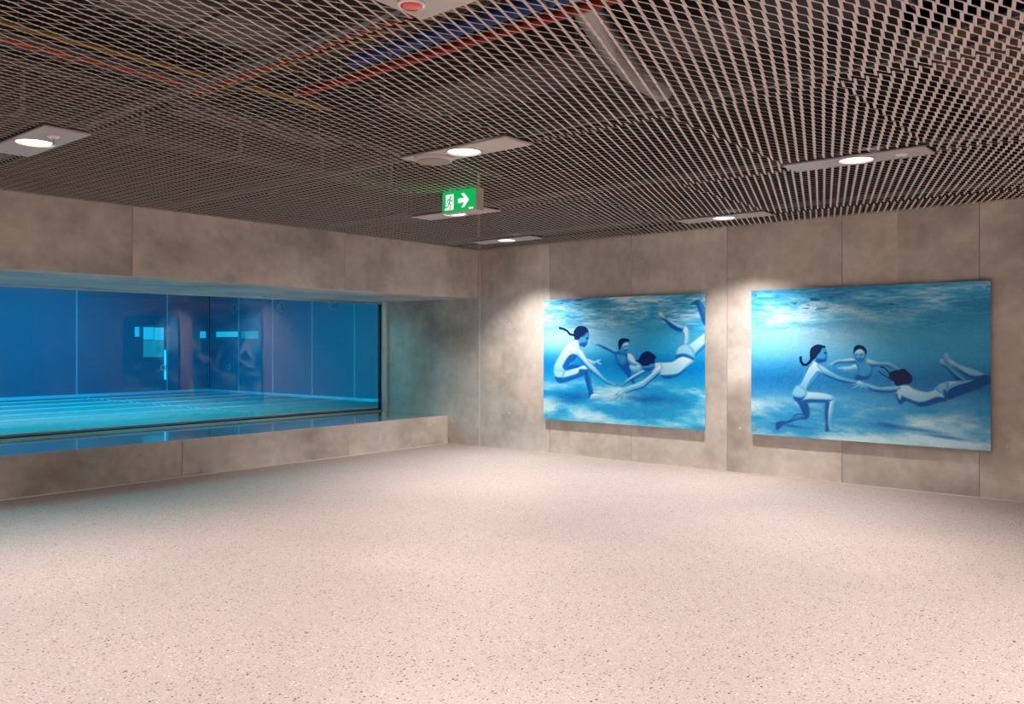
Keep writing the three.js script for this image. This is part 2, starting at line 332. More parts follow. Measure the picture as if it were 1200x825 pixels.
// ---------------------------------------------------------------- pool behind the window
const ribZ = (w, h, len) => { const s = new THREE.Shape(); s.moveTo(-w / 2, 0); s.lineTo(w / 2, 0); s.lineTo(w * 0.12, h); s.lineTo(-w * 0.12, h); s.closePath(); const g = new THREE.ExtrudeGeometry(s, { depth: len, bevelEnabled: false }); g.translate(0, 0, -len / 2); return g; };   // low weld bead running along z
const PX = -9.15, PZ = -0.9, PY = 0.5, PT = 3.5, PZ1 = 12.0;
{
  const f = structure('floor_pool', 'pool floor of long pale strips behind the window', 'floor');
  const xs = []; for (let x = GX - 0.03; x > PX; x -= 1.0) xs.push(x); xs.push(PX);
  for (let i = 0; i + 1 < xs.length; i++) {
    part('floor_strip', block(xs[i + 1] + 0.006, xs[i] - 0.006, PY - 0.1, PY, PZ, PZ1), M.tile, f);
    if (i) part('weld_seam', ribZ(0.024, 0.017, PZ1 - PZ), M.seam, f, [xs[i], PY - 0.002, (PZ + PZ1) / 2]);
  }
  part('weld_seam', ribZ(0.024, 0.017, PZ1 - PZ), M.seam, f, [GX - 0.07, PY - 0.002, (PZ + PZ1) / 2]);
  const dot = new THREE.CylinderGeometry(0.018, 0.024, 0.022, 8);
  for (let k = 0; k < 44; k++) part('inlet_nozzle', dot, M.seam, f, [GX - 0.25 - k * 0.145, PY + 0.005, 2.12 + (k % 2) * 0.035]);
  const a = structure('wall_pool_far', 'blue long wall across the pool with upright seams', 'wall');
  const zs = [PZ, 0.13, 2.07, 4.01, 5.95, 7.89, 9.83, PZ1];
  for (let i = 0; i + 1 < zs.length; i++) {
    part('wall_panel', block(PX - 0.1, PX, PY - 0.1, PT, zs[i] + 0.01, zs[i + 1] - 0.01), M.basin, a);
    if (i) part('weld_seam', block(PX - 0.1, PX + 0.012, PY, PT, zs[i] - 0.015, zs[i] + 0.015), M.wallSeam, a);
  }
  part('cove_strip', ribZ(0.15, 0.055, PZ1 - PZ), M.seam, a, [PX, PY, (PZ + PZ1) / 2], 'bright strip along the foot of the wall');
  const e = structure('wall_pool_end', 'dark blue end wall of the pool with upright seams', 'wall');
  const xs2 = [PX, -7.95, -6.67, -5.32, -4.0, GX + 0.1];
  for (let i = 0; i + 1 < xs2.length; i++) {
    part('wall_panel', block(xs2[i] + 0.01, xs2[i + 1] - 0.01, PY - 0.1, PT, PZ - 0.1, PZ), M.basin, e);
    if (i) part('weld_seam', block(xs2[i] - 0.015, xs2[i] + 0.015, PY, PT, PZ - 0.1, PZ + 0.012), M.wallSeam, e);
  }
  part('cove_strip', ribZ(0.13, 0.05, GX - PX).rotateY(Math.PI / 2), M.seam, e, [(PX + GX) / 2, PY, PZ], 'bright strip along the foot of the wall');
  const n = structure('wall_pool_near', 'pool wall above the viewing window', 'wall');
  part('wall_panel', block(GX - 0.03, GX + 0.02, 2.285, PT, PZ, PZ1), M.basin, n);
  const n2 = structure('wall_pool_return', 'short pool wall beside the viewing window', 'wall');
  part('wall_panel', block(GX - 0.03, GX + 0.1, PY - 0.1, PT, PZ - 0.1, -0.13), M.basin, n2);
  const n3 = structure('wall_pool_close', 'far closing wall of the pool', 'wall');
  part('wall_panel', block(PX - 0.1, GX, PY - 0.1, PT, PZ1, PZ1 + 0.1), M.basin, n3);
  const c = structure('ceiling_pool', 'dark slab over the pool', 'ceiling');
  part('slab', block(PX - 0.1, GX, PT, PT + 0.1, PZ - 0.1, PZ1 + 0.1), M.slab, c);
  const wtr = part('pool_water', block(PX - 0.004, GX - 0.034, PY - 0.004, 3.46, PZ - 0.004, PZ1 + 0.004), M.water, scene);
  wtr.userData = { label: 'clear blue water filling the pool behind the window', category: 'water', kind: 'stuff' };
}
// ring fittings on the pool walls
{
  const ringXY = new THREE.TorusGeometry(0.098, 0.017, 10, 28), cap = new THREE.CylinderGeometry(0.06, 0.07, 0.03, 20); cap.rotateX(Math.PI / 2);
  const where = ['farthest into the pool', 'in the middle of its row', 'closest to the window'];
  [-8.12, -6.36, -4.66].forEach((x, i) => {
    const t = thing('pool_wall_fitting', 'round steel ring fitting high on the pool end wall, ' + where[i], 'pool fitting', [x, 2.36, PZ + 0.012], 'ring fittings on the pool end wall');
    part('ring', ringXY, M.steel, t); part('cap', cap, M.basin, t);
  });
  const t = thing('pool_inlet', 'small round inlet on the long pool wall below the bright slot', 'pool fitting', [PX + 0.012, 1.06, 0.22]);
  const r2 = new THREE.TorusGeometry(0.055, 0.014, 10, 24); r2.rotateY(Math.PI / 2); part('ring', r2, M.seam, t);
  const c2 = new THREE.CylinderGeometry(0.03, 0.03, 0.02, 16); c2.rotateZ(Math.PI / 2); part('cap', c2, M.basin, t);
  const t2 = thing('pool_inlet', 'small round inlet low on the pool end wall', 'pool fitting', [-8.33, 1.06, PZ + 0.012]);
  part('ring', new THREE.TorusGeometry(0.055, 0.014, 10, 24), M.seam, t2); const c3 = new THREE.CylinderGeometry(0.03, 0.03, 0.02, 16); c3.rotateX(Math.PI / 2); part('cap', c3, M.basin, t2);
}
// lit windows of the rooms beyond the pool
{
  const lit = std({ color: 0xcccccc, emissive: 0xffffff, emissiveIntensity: 0.7, roughness: 0.3 }), dimLit = std({ color: 0x999999, emissive: 0xffffff, emissiveIntensity: 0.32, roughness: 0.3 }), slot = std({ color: 0xffffff, emissive: 0xffffff, emissiveIntensity: 1.8 });
  const w = structure('window_2', 'small bright windows in the long wall across the pool', 'window');
  part('pane', block(PX, PX + 0.012, 1.74, 1.95, 0.765, 0.86), lit, w); part('pane', block(PX, PX + 0.012, 1.68, 1.95, 0.44, 0.67), lit, w); part('pane', block(PX, PX + 0.012, 1.67, 1.945, 0.215, 0.42), lit, w);
  part('pane', block(PX, PX + 0.010, 1.30, 1.66, 0.215, 0.67), dimLit, w); part('pane', block(PX, PX + 0.012, 1.72, 1.87, -0.80, -0.66), lit, w);
  part('light_slot', block(PX, PX + 0.014, 0.80, 1.45, 0.165, 0.195), slot, w);
  const e = structure('window_3', 'long low bright window in the pool end wall', 'window');
  part('pane', block(-8.85, -7.97, 1.74, 1.86, PZ, PZ + 0.012), lit, e); part('pane', block(-7.86, -7.2, 1.70, 1.86, PZ, PZ + 0.012), dimLit, e);
}
// unseen lamps added below the pool slab to light its floor and walls
for (const x of [-4.2, -7.0]) for (const z of [2.4, 5.4, 8.4]) {
  const t = thing('added_pool_lamp', 'unseen flat lamp added under the pool slab to light the pool', 'lamp', [x, 3.3, z], 'added lamps over the pool');
  part('housing', new RoundedBoxGeometry(0.36, 0.06, 2.06, 2, 0.015), M.steel, t, [0, 0.04, 0]);
  for (const s of [-0.8, 0.8]) part('bracket', new THREE.BoxGeometry(0.04, 0.14, 0.04), M.steel, t, [0, 0.13, s]);
  part('lamp_face', new THREE.BoxGeometry(0.30, 0.006, 2.0), std({ color: 0xffffff, emissive: 0xf2fbff, emissiveIntensity: 2 }), t, [0, 0.008, 0]);
  const l = new THREE.RectAreaLight(POOL.color, POOL.power, 0.30, 2.0); l.name = 'added_pool_light';
  l.position.set(x, 3.296, z); l.rotation.x = -Math.PI / 2; scene.add(l);
}

// ---------------------------------------------------------------- pool window
{
  const w = structure('window_1', 'long pool viewing window of thick glass in a slim steel frame', 'window');
  part('pane', block(GX - 0.012, GX + 0.012, 0.47, 2.275, 0.05, Z1 - 0.02), M.glass, w);
  part('gasket', block(GX - 0.03, GX + 0.02, 0.478, 2.26, 0.045, 0.075), M.rubber, w);
  part('gasket', block(GX - 0.03, GX + 0.02, 0.466, 0.478, 0.05, Z1), M.rubber, w);
  part('frame_post', block(GX - 0.03, GX + 0.13, 0.444, 2.28, 0.0, 0.045, 1, 0, 0, 0.003), M.white, w);
  part('frame_rail', block(GX - 0.03, GX + 0.05, 0.446, 0.466, 0.045, Z1, 1, 0, 0, 0.003), M.steel, w);
  part('frame_rail', block(GX - 0.03, GX + 0.05, 2.25, 2.28, 0.045, Z1, 1, 0, 0, 0.003), M.steel, w);
}

// ---------------------------------------------------------------- expanded metal ceiling
function expandedMetal(w, d, wr = 0.0165, phi = 0.27, rise = 0.0085, S = 1.065 / 16, L = 2.14 / 11.5, t = 0.0022) {
  const cs = Math.cos(phi), sn = Math.sin(phi), pos = [], nor = [];
  const quad = (a, b, c, e) => {
    const ux = b[0] - a[0], uy = b[1] - a[1], uz = b[2] - a[2], vx = e[0] - a[0], vy = e[1] - a[1], vz = e[2] - a[2];
    let nx = uy * vz - uz * vy, ny = uz * vx - ux * vz, nz = ux * vy - uy * vx; const l = Math.hypot(nx, ny, nz) || 1; nx /= l; ny /= l; nz /= l;
    for (const p of [a, b, c, a, c, e]) { pos.push(p[0], p[1], p[2]); nor.push(nx, ny, nz); }
  };
  const m0 = 0, m1 = Math.round(2 * w / S) - 1, steps = Math.round(2 * d / L);
  for (let m = m0; m <= m1; m++) {
    const pts = [];
    for (let j = 0; j < steps; j++) {
      const z = j * L / 2, next = z + L / 2;
      // at a lattice point where (m + j) is even this strand lies right of the bond (its low side), else left (its high side)
      const at = (jj) => { const right = (m + jj) % 2 === 0, k = right ? m : m + 1, s = right ? -1 : 1; return [k * S / 2 - s * wr / 2 * cs, s * rise / 2]; };
      const a = at(j), b = at(j + 1), mx = (a[0] + b[0]) / 2, my = (a[1] + b[1]) / 2;
      if ((m + j) % 2 === 0 && j > 0) {                        // bond: a short upright web between the low strand and its high neighbour
        const bx = m * S / 2, by = rise / 2, z0 = z - L * 0.022, z1 = z + L * 0.022, e = t / 2;
        const A = [[bx + e, -by, z0], [bx - e, by, z0], [bx - 3 * e, by, z0], [bx - e, -by, z0]], B = A.map((q) => [q[0], q[1], z1]);
        for (let q = 0; q < 4; q++) quad(A[q], A[(q + 1) % 4], B[(q + 1) % 4], B[q]);
      }
      pts.push([...a, z + L * 0.03], [mx, my, z + L / 4], [...b, next - L * 0.03]);
      if (j === 0) pts.unshift([...a, z + 0.004]);
      if (j === steps - 1) pts.push([...b, Math.min(d, next) - 0.004]);
    }
    for (let i = 0; i + 1 < pts.length; i++) {
      const ring = (p) => { const ax = -cs * wr / 2, ay = sn * wr / 2, hx = sn * t / 2, hy = cs * t / 2; return [[p[0] - ax - hx, p[1] - ay - hy, p[2]], [p[0] + ax - hx, p[1] + ay - hy, p[2]], [p[0] + ax + hx, p[1] + ay + hy, p[2]], [p[0] - ax + hx, p[1] - ay + hy, p[2]]]; };
      const A = ring(pts[i]), B = ring(pts[i + 1]);
      for (let q = 0; q < 4; q++) quad(A[q], A[(q + 1) % 4], B[(q + 1) % 4], B[q]);
    }
  }
  const g = new THREE.BufferGeometry();
  g.setAttribute('position', new THREE.Float32BufferAttribute(pos, 3)); g.setAttribute('normal', new THREE.Float32BufferAttribute(nor, 3));
  return g;
}
// places of the downlights: [joint column, joint row]
const LIGHTS = [[1, 1], [4, 1], [2, 2], [6, 2], [4, 3], [2, 4], [6, 4], [8, 3], [4, 5], [8, 5], [10, 4], [6, 6], [2, 6], [10, 2]];
const MESHY = H + 0.011, PLATE_D = 0.30;
{
  const c = structure('ceiling', 'suspended ceiling of pale expanded metal panels', 'ceiling');
  const made = new Map();
  for (let i = 0; i + 1 < SX.length; i++) for (let j = 0; j + 1 < SZ.length; j++) {
    const lit = LIGHTS.some(([a, b]) => a === i && b === j);
    const x0 = Math.max(0.004, SX[i]), x1 = SX[i + 1], z0 = Math.max(0.004, SZ[j]) + (lit ? PLATE_D : 0), z1 = SZ[j + 1];
    const key = [(x1 - x0).toFixed(3), (z1 - z0).toFixed(3)].join();
    if (!made.has(key)) made.set(key, expandedMetal(x1 - x0 - 0.008, z1 - z0 - 0.008));
    part('mesh_panel', made.get(key), M.mesh, c, [x0 + 0.004, MESHY, z0 + 0.004]);
  }
  // carrier rails above the joints
  for (let j = 1; j + 1 < SZ.length; j++) part('carrier_rail', block(0, X1, H + 0.06, H + 0.10, SZ[j] - 0.02, SZ[j] + 0.02), M.galv, c);
}

// ---------------------------------------------------------------- downlights
const plateShape = (len, hole, hx) => { const s = new THREE.Shape(); s.moveTo(-len / 2, -PLATE_D / 2); s.lineTo(len / 2, -PLATE_D / 2); s.lineTo(len / 2, PLATE_D / 2); s.lineTo(-len / 2, PLATE_D / 2); s.closePath(); const h = new THREE.Path(); h.absarc(hx, 0, hole, 0, Math.PI * 2, true); s.holes.push(h); const g = new THREE.ExtrudeGeometry(s, { depth: 0.012, bevelEnabled: false, curveSegments: 32 }); g.rotateX(Math.PI / 2); return g; };
const PLATE = plateShape(1.05, 0.128, 0);
const RIM = new THREE.LatheGeometry([[0.124, 0.004], [0.124, -0.004], [0.134, -0.006], [0.140, -0.002], [0.140, 0.002], [0.128, 0.006]].map((p) => new THREE.Vector2(...p)), 40);
const CONE = new THREE.LatheGeometry([[0.127, 0], [0.116, 0.03], [0.10, 0.055], [0.10, 0.058], [0.12, 0.03], [0.128, 0.002]].map((p) => new THREE.Vector2(...p)), 40);
const DISC = new THREE.LatheGeometry([[0, 0.002], [0.07, 0.004], [0.121, 0.011], [0.121, 0.02], [0, 0.02]].map((p) => new THREE.Vector2(...p)), 36);
const lightNames = {
  '1,1': 'downlight plate in the corner of the pool wall and print wall', '4,1': 'downlight plate near the wall between the two prints', '2,2': 'downlight plate partly behind the green exit sign',
  '6,2': 'downlight plate with a sprinkler in front of the wider right print', '4,3': 'downlight plate with a round speaker at one end', '2,4': 'downlight plate with a sprinkler over the pool window wall',
  '6,4': 'downlight plate with the red alarm lens',
};
for (const [i, j] of LIGHTS) {
  const x = (SX[i] + SX[i + 1]) / 2, z = SZ[j] + PLATE_D / 2;
  const t = thing('ceiling_downlight', lightNames[i + ',' + j] ?? 'downlight plate in the mesh ceiling away from the pool and print walls', 'downlight', [x, H, z], lightNames[i + ',' + j] ? undefined : 'downlights away from the pool and print walls');
  const plate = part('plate', PLATE, M.plate, t); part('rim', RIM, M.plate, plate, [0, -0.012, 0]);
  const refl = part('reflector', CONE, M.reflector, t, [0, -0.01, 0], 'bright reflector'); part('lamp_disc', DISC, M.lamp, refl, [0, -0.004, 0], 'glowing lamp');
  const l = new THREE.SpotLight(LAMP.color, LAMP.candela, 0, LAMP.angle, LAMP.penumbra, 2); l.name = 'downlight';
  l.position.set(x, H - 0.022, z); l.target.position.set(x, 0, z); l.castShadow = true; l.shadow.radius = 3; scene.add(l, l.target);
}
// sprinklers on two plates
for (const [i, j, dx, label] of [[2, 4, 0.30, 'small steel sprinkler head under the plate over the pool wall'], [6, 2, 0.33, 'small steel sprinkler head under the plate by the right print']]) {
  const t = thing('sprinkler_head', label, 'sprinkler', [(SX[i] + SX[i + 1]) / 2 + dx, H - 0.012, SZ[j] + PLATE_D / 2]);
  part('rosette', new THREE.LatheGeometry([[0, 0], [0.042, 0], [0.042, -0.004], [0.028, -0.016], [0.012, -0.018], [0, -0.018]].map((p) => new THREE.Vector2(...p)), 24), M.white, t);
  part('nozzle', new THREE.LatheGeometry([[0, -0.016], [0.011, -0.018], [0.009, -0.035], [0.006, -0.055], [0.016, -0.058], [0.016, -0.061], [0, -0.062]].map((p) => new THREE.Vector2(...p)), 16), M.steel, t);
}
{
  const t = thing('sprinkler_head', 'tiny sprinkler head under the lintel in the window niche', 'sprinkler', [-1.65, 2.28, 2.68]);
  part('rosette', new THREE.LatheGeometry([[0, 0], [0.035, 0], [0.033, -0.006], [0.014, -0.012], [0, -0.012]].map((p) => new THREE.Vector2(...p)), 24), M.white, t);
  part('nozzle', new THREE.LatheGeometry([[0, -0.01], [0.011, -0.012], [0.009, -0.035], [0.022, -0.042], [0.022, -0.046], [0, -0.047]].map((p) => new THREE.Vector2(...p)), 16), M.steel, t);
}
{ // speaker
  const t = thing('ceiling_speaker', 'round grey speaker cover on the ceiling plate', 'speaker', [(SX[4] + SX[5]) / 2 - 0.315, H - 0.012, SZ[3] + PLATE_D / 2]);
  part('cover', new THREE.LatheGeometry([[0, -0.03], [0.10, -0.03], [0.138, -0.024], [0.150, -0.010], [0.152, 0]].map((p) => new THREE.Vector2(...p)), 40), M.plate, t);
  part('grille', new THREE.CylinderGeometry(0.125, 0.125, 0.004, 36), std({ color: 0x9d918c, roughness: 0.7 }), t, [0, -0.031, 0]);
}
{ // alarm dome
  const t = thing('alarm_beacon', 'flat red alarm lens with white collar under the ceiling', 'alarm', [6.165, H - 0.012, 7.27]);
  part('collar', new THREE.LatheGeometry([[0, 0], [0.060, 0], [0.060, -0.006], [0.05, -0.009], [0, -0.009]].map((p) => new THREE.Vector2(...p)), 32), M.white, t);
  part('dome', new THREE.LatheGeometry([[0.046, -0.008], [0.045, -0.012], [0.036, -0.017], [0.02, -0.019], [0, -0.02]].map((p) => new THREE.Vector2(...p)), 32), phy({ color: 0xe02020, roughness: 0.2, clearcoat: 1 }), t, null, 'red dome');
}
// ---------------------------------------------------------------- exit sign
{
  const cvs = document.createElement('canvas'); cvs.width = 512; cvs.height = 224; const x = cvs.getContext('2d');
  x.fillStyle = '#00b355'; x.fillRect(0, 0, 512, 224); x.fillStyle = '#ffffff'; x.strokeStyle = '#ffffff';
  // doorway with a running figure cut in green
  x.fillRect(54, 34, 122, 164); x.fillStyle = '#00b355';
  x.beginPath(); x.arc(128, 62, 13, 0, 7); x.fill();
  x.lineCap = 'round'; x.lineJoin = 'round'; x.strokeStyle = '#00b355';
  const run = (w, p) => { x.lineWidth = w; x.beginPath(); p.forEach((q, i) => x[i ? 'lineTo' : 'moveTo'](...q)); x.stroke(); };
  run(22, [[118, 84], [104, 126]]); run(12, [[116, 82], [86, 92], [74, 116]]); run(12, [[122, 86], [140, 108], [160, 104]]);
  run(14, [[104, 128], [130, 146], [122, 184]]); run(14, [[102, 128], [88, 160], [58, 168]]);
  x.fillStyle = '#ffffff'; x.fillRect(40, 176, 20, 22); x.fillRect(246, 90, 104, 48);
  x.beginPath(); x.moveTo(292, 40); x.lineTo(340, 40); x.lineTo(416, 114); x.lineTo(340, 188); x.lineTo(292, 188); x.lineTo(344, 134); x.lineTo(344, 94); x.closePath(); x.fill();
  x.fillRect(410, 196, 66, 18);
  const tex = finish(new THREE.CanvasTexture(cvs), true); tex.wrapS = tex.wrapT = THREE.ClampToEdgeWrapping;
  const t = thing('exit_sign', 'glowing green exit sign with running figure and right arrow', 'exit sign', [3.31, H + 0.028, 3.95]);
  part('housing', new RoundedBoxGeometry(0.435, 0.212, 0.10, 2, 0.006), M.plate, t, [0, -0.12, -0.05], 'light grey box');
  part('mounting_bar', new THREE.BoxGeometry(0.3, 0.03, 0.05), M.plate, t, [0, 0.0, -0.05]);
  const f = part('sign_face', new THREE.BoxGeometry(0.422, 0.198, 0.006), [0, 1, 2, 3].map(() => M.plate).concat([std({ color: 0x111111, map: tex, emissive: 0xffffff, emissiveMap: tex, emissiveIntensity: 0.95, roughness: 0.3 }), M.plate]), t, [0, -0.12, 0.003]);
  f.userData.label = 'green lit face with white running figure and arrow';
  const l = new THREE.RectAreaLight(0x1fff88, 3.2, 0.41, 0.19); l.name = 'exit_sign_light'; l.position.set(3.31, H - 0.102, 3.95 + 0.012); l.lookAt(3.31, H - 0.102, 6); scene.add(l);
}
// ---------------------------------------------------------------- the two prints
function curve(x, p, k) {       // smooth closed outline through the points
  const n = p.length / 2, q = (i) => [p[((i + n) % n) * 2] * k, p[((i + n) % n) * 2 + 1] * k];
  x.beginPath(); x.moveTo(...q(0));
  for (let i = 0; i < n; i++) { const a = q(i - 1), b = q(i), c = q(i + 1), d = q(i + 2), s = 1 / 6.5; x.bezierCurveTo(b[0] + (c[0] - a[0]) * s, b[1] + (c[1] - a[1]) * s, c[0] - (d[0] - b[0]) * s, c[1] - (d[1] - b[1]) * s, c[0], c[1]); }
  x.closePath();
}
const mixc = (a, b, t) => { t = Math.max(0, Math.min(1, t)); return [a[0] + (b[0] - a[0]) * t, a[1] + (b[1] - a[1]) * t, a[2] + (b[2] - a[2]) * t]; };
const ss = (a, b, t) => { t = Math.max(0, Math.min(1, (t - a) / (b - a))); return t * t * (3 - 2 * t); };
function underwaterPrint(which) {
  const W = 1536, Hh = 1032, k = W / 2048, c = document.createElement('canvas'); c.width = W; c.height = Hh; const x = c.getContext('2d');
  const img = x.createImageData(W, Hh), s = which * 500;
  const wave = fbm(5, 15, 5, s + 1), foam = fbm(4, 8, 5, s + 2), sand = fbm(4, 9, 5, s + 3), big = fbm(4, 4, 3, s + 4), rip = fbm(24, 90, 2, s + 5), grain = fbm(180, 180, 1, s + 6);
  for (let j = 0; j < Hh; j++) for (let i = 0; i < W; i++) {
    const u = i / W, v = j / Hh;
    const P = which === 1;
    const hz = v + 0.05 * (big(u, v) - 0.5);
    let col = mixc(mixc([84, 176, 216], P ? [52, 168, 218] : [70, 165, 208], v * 2), mixc(P ? [10, 138, 200] : [38, 128, 186], P ? [90, 190, 226] : [112, 184, 214], (v - 0.5) * 2.6), ss(0.42, 0.62, hz));
    // glow of the bright water behind the figures at upper left
    col = mixc(col, [190, 234, 246], (P ? 0.85 : 0.6) * Math.exp(-(((u - 0.14) / 0.30) ** 2) - (((v - 0.30) / 0.17) ** 2)));
    if (P) col = mixc(col, [150, 195, 215], 0.75 * Math.exp(-(((u - 0.38) / 0.17) ** 2) - (((v - 0.2) / 0.14) ** 2)) * (0.6 + 0.8 * foam(u, v)));
    else col = mixc(col, [158, 192, 210], 0.6 * Math.exp(-(((u - 0.40) / 0.22) ** 2) - (((v - 0.30) / 0.12) ** 2)) * (0.6 + 0.8 * foam(u, v)));
    // underside of the surface
    const top = 1 - ss(0.12, 0.36, v + 0.1 * (big(u, v) - 0.5));
    const w = wave(u, v) + 0.35 * (rip(u, v) - 0.5);
    col = mixc(col, [236, 248, 252], top * ss(0.50, 0.80, w) * (P ? 0.80 : 0.62));
    col = mixc(col, [24, 92, 150], top * ss(0.54, 0.34, w) * 0.40);
    const dk = Math.exp(-(((u - (P ? 0.2 : 0.3)) / 0.13) ** 2) - (((v - (P ? 0.02 : 0.10)) / 0.05) ** 2)) + (P ? 0 : 0.8 * Math.exp(-(((u - 0.62) / 0.10) ** 2) - (((v - 0.15) / 0.05) ** 2)));
    col = mixc(col, [14, 34, 84], 0.8 * dk * ss(0.56, 0.70, rip(u, v)));
    // dark far water, then sand
    col = mixc(col, P ? [0, 104, 178] : [22, 104, 168], 0.55 * Math.exp(-(((v - (P ? 0.53 : 0.62)) / 0.09) ** 2)) * (0.75 + 0.5 * big(u, v)));
    const sa = ss(P ? 0.60 : 0.68, P ? 0.74 : 0.8, v + 0.06 * (big(u, v) - 0.5)), sn = sand(u, v);
    col = mixc(col, [206, 238, 247], sa * ss(0.42, 0.68, sn) * 0.9);
    col = mixc(col, [36, 140, 196], sa * ss(0.50, 0.32, sn) * 0.75);
    // shadows of the swimmers on the sand of the print
    for (const [a, b, rx, ry] of P ? [[0.20, 0.80, 0.10, 0.035], [0.67, 0.79, 0.17, 0.03], [0.14, 0.84, 0.06, 0.02]] : [[0.72, 0.90, 0.13, 0.014], [0.62, 0.885, 0.05, 0.018], [0.19, 0.925, 0.08, 0.010], [0.83, 0.935, 0.09, 0.010]]) {
      const q = Math.exp(-(((u - a) / rx) ** 2) - (((v - b - (P ? 0 : 0.12 * (u - a))) / ry) ** 2)); col = mixc(col, [14, 92, 160], 0.85 * q * (0.55 + 0.8 * foam(u, v)));
    }
    const gr = 5 * (grain(u, v) - 0.5) + 6 * (rip(v, u) - 0.5), o = (j * W + i) * 4;
    img.data[o] = col[0] + gr; img.data[o + 1] = col[1] + gr; img.data[o + 2] = col[2] + gr; img.data[o + 3] = 255;
  }
  x.putImageData(img, 0, 0);
  const tone = which === 1 ? { l: '#e2f6fc', l2: '#b4e2f2', l3: '#86cae6', m: '#3f9aca', d: '#0c56a0', n: '#061a4c', s: '#9cd6ec', s2: '#5aaed6' } : { l: '#cfecf6', l2: '#9cd2e8', l3: '#78bcdc', m: '#3f92c4', d: '#0e4c8c', n: '#06163c', s: '#8cc8e4', s2: '#4f9fcb' };
  const soft = { l: 2.2, m: 5, d: 4, n: 1.6, s: 2 };
  for (const [t, p] of FIGURES[which]) {
    let lo = 1e9, hi = -1e9, le = 1e9, ri = -1e9; for (let i = 1; i < p.length; i += 2) { lo = Math.min(lo, p[i] * k); hi = Math.max(hi, p[i] * k); le = Math.min(le, p[i - 1] * k); ri = Math.max(ri, p[i - 1] * k); }
    const rim = Math.min(1, Math.min(hi - lo, ri - le) / 75);
    if (t === 'l' || t === 's') { const g = x.createLinearGradient(0, lo, 0, hi); g.addColorStop(0, t === 'l' ? tone.l : tone.s); g.addColorStop(0.55, t === 'l' ? tone.l2 : tone.s); g.addColorStop(1, t === 'l' ? tone.l3 : tone.s2); x.fillStyle = g; } else x.fillStyle = tone[t];
    x.filter = 'blur(' + soft[t] + 'px)'; x.globalAlpha = t === 'm' ? 0.85 : 0.95; curve(x, p, k); x.fill();
    if (t === 'l' || t === 's' || t === 'm') {                 // roundness of limbs in the printed picture
      x.save(); curve(x, p, k); x.clip(); x.globalAlpha = (t === 'm' ? 0.45 : 0.62) * rim;
      x.filter = 'blur(6px)'; x.strokeStyle = t === 'm' ? tone.d : tone.m; x.lineWidth = 17 * rim; x.translate(-3, -7); curve(x, p, k); x.stroke(); x.translate(3, 7);
      x.filter = 'blur(9px)'; x.globalAlpha = 0.3 * rim; x.lineWidth = 9 * rim; x.translate(-2, -16); curve(x, p, k); x.stroke(); x.restore();
    }
  }
  x.globalAlpha = 1; x.lineCap = 'round'; x.lineJoin = 'round'; x.strokeStyle = tone.n; x.filter = 'blur(1px)';
  for (const [w, p] of BRAIDS[which]) { x.lineWidth = w * k; x.beginPath(); for (let i = 0; i < p.length; i += 2) x[i ? 'lineTo' : 'moveTo'](p[i] * k, p[i + 1] * k); x.stroke(); }
  x.filter = 'none';
  const out = x.getImageData(0, 0, W, Hh), d = out.data;       // film grain and stronger colour over the whole print
  for (let j = 0, o = 0; j < Hh; j++) for (let i = 0; i < W; i++, o += 4) {
    const g = 9 * (grain(i / W, j / Hh) - 0.5) + 5 * (rip(i / W, j / Hh) - 0.5), y = 0.3 * d[o] + 0.59 * d[o + 1] + 0.11 * d[o + 2];
    for (let q = 0; q < 3; q++) d[o + q] = Math.max(0, Math.min(255, y + (d[o + q] - y) * 1.22 + g + 6));
  }
  x.putImageData(out, 0, 0);
  const t = finish(new THREE.CanvasTexture(c), true); t.wrapS = t.wrapT = THREE.ClampToEdgeWrapping; return t;
}
[[1, 1.296, 3.834, 0.5015, 2.206, 'blue underwater print of three swimmers, one diving in from the edge'], [2, 4.437, 6.982, 0.496, 2.2125, 'blue underwater print of three swimmers, one kneeling and one stretched out']].forEach(([n, x0, x1, y0, y1, label]) => {
  const w = x1 - x0, h = y1 - y0, t = thing('glass_print', label, 'print', [(x0 + x1) / 2, y0, 0.0]);
  const print = phy({ map: underwaterPrint(n), roughness: 0.6, specularIntensity: 0.15, clearcoat: 0.6, clearcoatRoughness: 0.02 }), edge = std({ color: 0x7fb6c4, roughness: 0.2 });
  part('panel', new THREE.BoxGeometry(w, h, 0.010), [edge, edge, edge, edge, print, M.plaster], t, [0, h / 2, 0.045]);
  const pin = new THREE.CylinderGeometry(0.014, 0.014, 0.052, 18); pin.rotateX(Math.PI / 2);
  for (const [a, b] of [[-1, 0], [1, 0], [-1, 1], [1, 1]]) part('standoff', pin, M.steel, t, [a * (w / 2 - 0.058), b ? h - 0.058 : 0.058, 0.027]);
});

